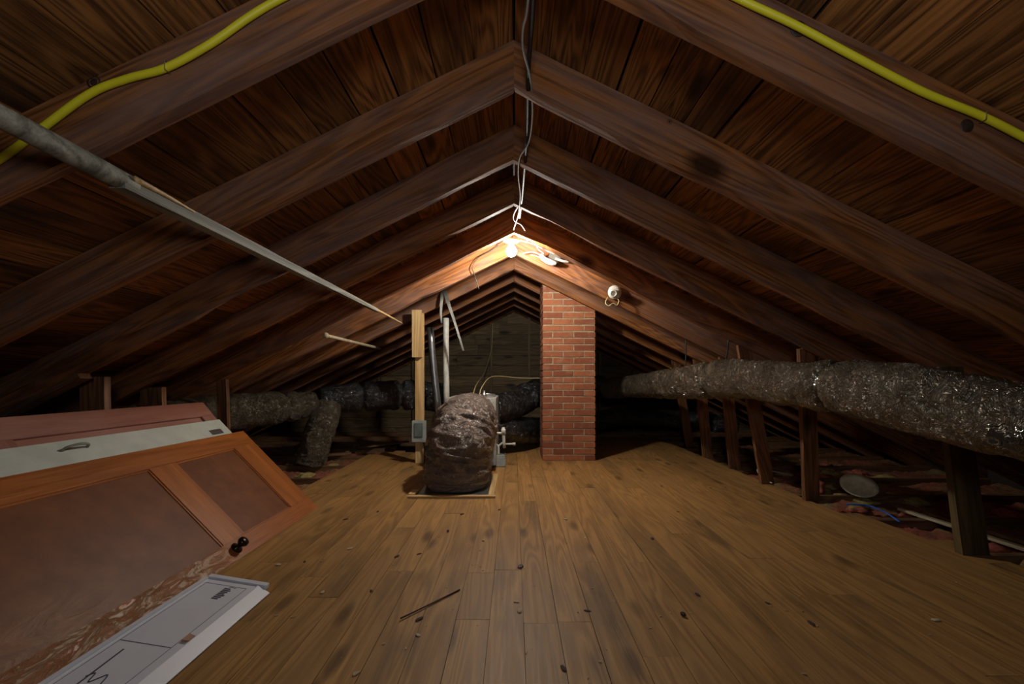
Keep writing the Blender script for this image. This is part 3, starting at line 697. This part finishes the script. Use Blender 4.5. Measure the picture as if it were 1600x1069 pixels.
# yellow cable stapled to the nearest rafter pair
RY = 1.215-0.010
yc = thing('yellow_cable', 'bright yellow cable stapled along the nearest pair of rafters', 'cable', P(803, -150, RY))
ypx = [(-260, 405), (-120, 325), (0, 249), (60, 205), (140, 147), (200, 123), (260, 106), (330, 68), (392, 25), (450, -8), (560, -60), (690, -120), (803, -150), (900, -130), (1010, -75), (1150, -4), (1240, 38), (1330, 86), (1440, 143), (1530, 180), (1600, 215), (1740, 290), (1860, 352)]
tube('sheath', M['wire_yellow'], yc, [P(x, y, RY) for x, y in ypx], 0.0098, 6, 12)
for x, y in ((262, 105), (1535, 183), (690, -121), (1010, -76)):
    p = P(x, y, RY); bm = bmesh.new()
    tube_bm(bm, [p+Vector((0, .012, -.012)), p+Vector((0, -.011, -.012)), p+Vector((0, -.011, .012)), p+Vector((0, .012, .012))], 0.0014, 6)
    link('staple', mesh_of(bm), M['staple'], yc)
# hanging strap
hs = thing('hanging_strap', 'grey metal strap folded over a rafter, two tails hanging down', 'strap', P(693, 455, 4.8))
def strip(name, parent, a_pts, wd, mat):
    bm = bmesh.new(); path = catmull(a_pts, 6); L = []
    for i, p in enumerate(path):
        t_ = i/(len(path)-1); w_ = wd*(1-0.6*t_); tw = 0.5*math.sin(t_*3)
        d = Vector((math.cos(tw), math.sin(tw), 0))*w_
        L.append([bm.verts.new(p-d), bm.verts.new(p+d), bm.verts.new(p+d+Vector((0, .002, 0))), bm.verts.new(p-d+Vector((0, .002, 0)))])
    for a, b in zip(L, L[1:]):
        for q in range(4): bm.faces.new((a[q], a[(q+1) % 4], b[(q+1) % 4], b[q]))
    bm.faces.new(L[0]); bm.faces.new(L[-1]); return link(name, mesh_of(bm), mat, parent)
strip('strap_tail', hs, [P(692, 455, 4.83), P(690, 470, 4.79), P(689, 490, 4.78), P(690, 505, 4.78)], 0.02, M['dull'])
strip('strap_tail', hs, [P(695, 454, 4.83), P(701, 475, 4.76), P(711, 505, 4.76), P(724, 548, 4.76)], 0.024, M['dull'])
# cables over the furnace
for pts_, lb in (([P(846, 591, 5.9), P(815, 591, 5.8), P(780, 588, 5.6), P(764, 591, 5.3), P(753, 605, 4.9), P(749, 617, 4.6)], 'cream cable arching from the chimney to the furnace top'),
                 ([P(770, 505, 7.80), P(768, 545, 7.75), P(758, 580, 7.0), P(745, 600, 5.4), P(739, 617, 4.7)], 'brown cable dropping down the gable wall to the furnace')):
    tag(tube('control_cable', M['wire_cream'], None, pts_, 0.006, 6, 6), lb, 'cable')

# ------------------------------------------------------------------ leaning doors
def lean(x0, xt, zt, yn):
    return frame((x0, yn, 0), (0, 1, 0), (xt-x0, 0, zt))
# front brown door
d1 = thing('panel_door', 'glossy orange-brown two-panel door leaning in front, black knob', 'door', (-1.37, 2.1, 0))
DL = 2.05; DN = 3.134-DL; m = lean(-1.37, -1.894, 0.537, DN); TH = -0.035
def dbox(nm, mt, x0, x1, y0, y1, z0, z1, bv=0.002): return box(nm, mt, d1, m, x0, x1, y0, y1, z0, z1, 0, 1, bv)
dbox('stile', M['peeled'], 0, DL, 0.0, 0.10, TH, 0); dbox('stile', M['door'], 0, DL, 0.632, 0.75, TH, 0)
def xr(nm, u0, u1):   # rail across the door: grain runs across
    mr = m @ frame((u1, 0.10, 0), (0, 1, 0), (-1, 0, 0)); box(nm, M['door'], d1, mr, 0, 0.532, 0, u1-u0, TH, 0, 0, 1, 0.002)
xr('rail', DL-0.235, DL); xr('rail', DL-0.91, DL-0.735); xr('rail', 0, 0.13)
dbox('door_panel', M['panel'], DL-0.74, DL-0.23, 0.095, 0.637, -0.026, -0.009, 0)
dbox('door_panel', M['panel'], 0.125, DL-0.905, 0.095, 0.637, -0.026, -0.009, 0)
def mould(u0, u1, v0, v1, low=True):
    for (a, b, c_, d) in (((u0, u1, v0, v0+.010),) if low else ())+((u0, u1, v1-.010, v1), (u0, u0+.010, v0, v1), (u1-.010, u1, v0, v1)):
        dbox('moulding', M['door'], a, b, c_, d, -0.012, -0.004, 0.002)
mould(DL-0.735, DL-0.235, 0.10, 0.632); mould(0.13, DL-0.91, 0.10, 0.632, False)
km = m @ T3((DL-0.86, 0.055, 0.0))
lathe('door_knob', M['knob'], d1, [(0, 0), (.028, 0), (.030, .004), (.012, .010), (.010, .028), (.020, .034), (.027, .046), (.025, .058), (.012, .065), (0, .066)], km, 24)
# white door
m = lean(-1.45, -2.04, 0.622, 1.05)
d2 = thing('white_door', 'white painted door in the middle of the leaning stack', 'door', (-1.45, 2.1, 0))
box('slab', M['white'], d2, m, 0, 2.05, 0, 0.855, -0.035, 0, 0, 1, 0.002)
hx = 0.98
bm = bmesh.new(); tube_bm(bm, catmull([(0, 0, 0), (.01, 0, .022), (.06, 0, .034), (.11, 0, .022), (.12, 0, 0)], 5), 0.006, 8)
link('pull_handle', mesh_of(bm, smooth=True), M['grey'], d2, m @ T3((0.93, 0.80, 0.0)))
box('hinge', M['steel'], d2, m, 1.86, 1.97, 0.735, 0.775, -0.001, 0.004, 0, 1, 0.001)
# red door behind
m = lean(-1.60, -2.20, 0.735, 1.10)
d3 = thing('red_door', 'dull reddish panelled door at the back of the leaning stack', 'door', (-1.60, 2.1, 0))
W3 = 0.949; L3 = 2.07
box('stile', M['reddoor'], d3, m, 0, L3, 0.80+0.03, W3, -0.035, 0, 0, 1, 0.002)
box('stile', M['reddoor'], d3, m, 0, L3, 0.0, 0.11, -0.035, 0, 0, 1, 0.002)
for u0, u1 in ((0, 0.12), (0.62, 0.80), (L3-0.12, L3)):
    box('rail', M['reddoor'], d3, m @ frame((u1, 0.11, 0), (0, 1, 0), (-1, 0, 0)), 0, 0.72, 0, u1-u0, -0.035, 0, 0, 1, 0.001)
box('door_panel', M['reddoor'], d3, m, 0.80, L3-0.12, 0.11, 0.83, -0.028, -0.014)
box('door_panel', M['reddoor'], d3, m, 0.12, 0.62, 0.11, 0.83, -0.028, -0.014)
# long white enamel panel on the floor
wp = thing('metal_sheet', 'long narrow white metal sheet with printed outline on the floor', 'sheet', (-1.17, 1.5, 0))
m = frame((-1.020, 0.85, 0.004), (0, 1, 0), (-1, 0, 0.16))
Lp = 1.02
box('tray', M['whitepanel'], wp, m, 0, Lp, 0.055, 0.27, 0.014, 0.020, 0, 1, 0.001)
bm = bmesh.new()
pr = [(0.0, 0.0), (0.0, 0.003), (0.05, 0.024), (0.056, 0.024), (0.056, 0.0)]
A = [bm.verts.new((0, y, z)) for y, z in pr]; B = [bm.verts.new((Lp, y, z)) for y, z in pr]
for q in range(len(pr)): bm.faces.new((A[q], A[(q+1) % 5], B[(q+1) % 5], B[q]))
bm.faces.new(A); bm.faces.new(B)
link('bevelled_rim', mesh_of(bm), M['whitepanel'], wp, m)
box('side_rim', M['whitepanel'], wp, m, 0, Lp, 0.262, 0.274, 0.0, 0.030, 0, 1, 0.001)
box('end_flap', M['whitepanel'], wp, m, Lp+0.004, Lp+0.030, 0.02, 0.270, 0.010, 0.028, 0.001, 1, 0.001)
for (a, b, c_, d) in ((0.0, Lp-0.03, 0.082, 0.0835), (0.0, Lp-0.03, 0.248, 0.2495), (Lp-0.031, Lp-0.029, 0.082, 0.2495), (Lp-0.435, Lp-0.432, 0.085, 0.248), ):
    box('printed_line', M['line'], wp, m, a, b, c_, d, 0.0201, 0.0207)
for i in range(7):   # small illegible printed label
    box('printed_text', M['line'], wp, m, Lp-0.135+i*0.013, Lp-0.126+i*0.013, 0.135-(i % 3)*0.004, 0.160, 0.0201, 0.0207)
box('printed_text', M['line'], wp, m, Lp-0.04, Lp-0.037, 0.12, 0.15, 0.0201, 0.0207)
box('printed_line', M['line'], wp, m @ Matrix.Rotation(0.06, 4, 'Z'), 0.30, 0.56, 0.168, 0.173, 0.0203, 0.0209)
bm = bmesh.new(); tube_bm(bm, catmull([(0.42+0.02*math.sin(i*2.1), 0.20-0.012*i, 0.021+0.0*i) for i in range(6)], 4), 0.002, 5)
link('pen_scribble', mesh_of(bm), M['line'], wp, m)
box('torn_tape', M['cardboard'], wp, m, Lp-0.40, Lp-0.365, 0.052, 0.075, 0.016, 0.027, 0.002)

# ------------------------------------------------------------------ things lying about
st = tube('thin_stick', M['stickred'], None, [P(626, 968, 630/377)+Vector((0, 0, .004)), P(672, 946, 630/354.)+Vector((0, 0, .005)), P(718, 923, 630/331.)+Vector((0, 0, .004))], 0.0035, 4, 6)
tag(st, 'thin dark red stick lying aslant on the floorboards', 'stick')
def chip(px, py, r, mat, label, group=None, name='wood_chip', el=1.8, thick=0.35):
    Y = 630/(py-VY); p = P(px, py, Y)
    bm = bmesh.new(); bmesh.ops.create_icosphere(bm, subdivisions=1, radius=1); sd = px*0.37+py*0.11
    for v in bm.verts:
        k = 1+0.5*noise.noise(v.co*2+Vector((sd, 0, 0)))
        v.co = Vector((v.co.x*r*el*k, v.co.y*r*k, max(-0.9, v.co.z)*r*thick*k))
    o = link(name, mesh_of(bm), mat, None, T3((p.x, p.y, r*thick*0.85)) @ Matrix.Rotation(sd*7, 4, 'Z'))
    return tag(o, label, 'debris', group)
chip(1068, 963, 0.013, M['chipdark'], 'largest dark bark lump alone on the right floorboards', None, 'bark_lump', 1.1, 0.7)
chip(813, 886, 0.014, M['stickred'], 'dark red curled flake near the centre of the floorboards', None, 'bark_flake', 1.9)
for x, y in ((807, 941), (504, 926), (435, 883), (547, 858), (757, 790), (884, 812), (914, 841), (900, 726), (930, 744), (1462, 970), (557, 1053), (653, 993), (743, 800), (812, 955), (960, 700), (985, 706)):
    chip(x, y, random.uniform(0.006, 0.011), M['chippale'], 'pale wood chip scattered on the floorboards', 'pale chips on the floor')
for x, y in ((580, 924), (476, 878), (655, 968), (722, 804), (780, 797), (755, 846), (655, 866), (620, 870), (1019, 842), (1034, 760), (1110, 763), (1134, 762), (1058, 715), (1199, 943), (1267, 975), (1090, 930), (918, 955), (880, 1045), (700, 830), (1060, 800), (590, 800), (540, 812)):
    chip(x, y, random.uniform(0.005, 0.010), M['chipdark'], 'small dark splinter scattered on the floorboards', 'dark splinters on the floor', 'splinter', 2.4)
bm = bmesh.new()
for i in range(900):
    X = random.uniform(-1.3, 2.1); Y = random.uniform(1.2, 6.0) if random.random() < .6 else random.uniform(3.2, 5.5); r_ = random.uniform(0.0012, 0.0035)
    if -0.85 < X < -0.1 and Y > 3.3: continue
    if CHX0-0.03 < X < CHX1+0.03 and CHY0-0.03 < Y < CHY1+0.03: continue
    if X < -0.95 and Y < 2.0: continue
    mm_ = T3((X, Y, 0.001)) @ Matrix.Rotation(random.random()*6, 4, 'Z')
    add_box(bm, 0, r_*random.uniform(1, 4), 0, r_, 0, r_*0.7, r_*0.2, mm_)
o = link('floor_grit', mesh_of(bm), M['chippale']); o['kind'] = 'stuff'; tag(o, 'fine grit and dust flecks strewn over the floorboards', 'grit')
# dish, mouldings, small cables beyond the floor edge
dsh = lathe('round_dish', M['plate'], None, [(0, 0), (.08, 0), (.10, .01), (.135, .03), (.137, .034), (.10, .016), (.078, .006), (0, .006)], look((2.735, 3.56, 0.033), (-0.2, -0.52, 0.8)) @ Matrix.Scale(0.92, 4), 32)
tag(dsh, 'pale round dish lying tilted among the insulation behind a joist', 'dish')
for xa, ya, xb, yb, z, wd, mt, lb in ((2.72, 3.14, 2.78, 2.05, -0.022, 0.035, 'lath', 'pale moulding strip on the joists, left of the near right post at its far end'),
                                     (2.84, 3.02, 2.93, 2.05, -0.022, 0.05, 'joist', 'brown board strip on the joists beside the pale moulding'),):
    mo = frame((xa, ya, z), (xb-xa, yb-ya, 0), (0, 0, 1)); L = math.hypot(xb-xa, yb-ya)
    tag(box('moulding_strip', M[mt], None, mo, 0, L, 0.0, 0.018, 0, wd, 0.001, 3), lb, 'moulding')
tag(tube('blue_cable', M['wire_blue'], None, [P(1322, 788, 3.18), P(1342, 789, 3.15), P(1362, 792, 3.12), P(1385, 802, 3.0), P(1406, 816, 2.9)], 0.006, 6, 8), 'bright blue cable on the insulation right of the floor edge', 'cable')
tag(tube('white_cable', M['wire_white'], None, [P(1240, 744, 4.25), P(1215, 738, 4.2), P(1185, 733, 4.15)+Vector((0, 0, .0)), P(1187, 742, 4.0), P(1196, 749, 3.9), P(1206, 755, 3.78)], 0.005, 6, 8), 'white cable curling round the foot of the tilted post', 'cable')
for a, b, wd, lb in (((-2.0, 5.75, 0.0), (-1.45, 6.2, 0.02), 0.09, 'plank offcut lying flat beyond the left floor edge, left of the switch box'),
                     ((-2.35, 5.1, 0.0), (-1.95, 5.35, 0.0), 0.07, 'short plank offcut beside the foot of the slanting branch duct')):
    a = Vector(a); b = Vector(b)
    tag(box('plank_offcut', M['joist'], None, frame(a, b-a, (0, 1, 0)), 0, (b-a).length, 0, wd, 0, 0.02, 0.002), lb, 'plank')
tag(tube('right_wire', M['lath'], None, [P(1520, 603, 2.0), P(1555, 606, 1.95), P(1575, 611, 1.9), P(1600, 615, 1.85), P(1650, 625, 1.8)], 0.003, 5, 6), 'thin pale wire lying along the top of the right duct', 'wire').name = 'thin_wire'
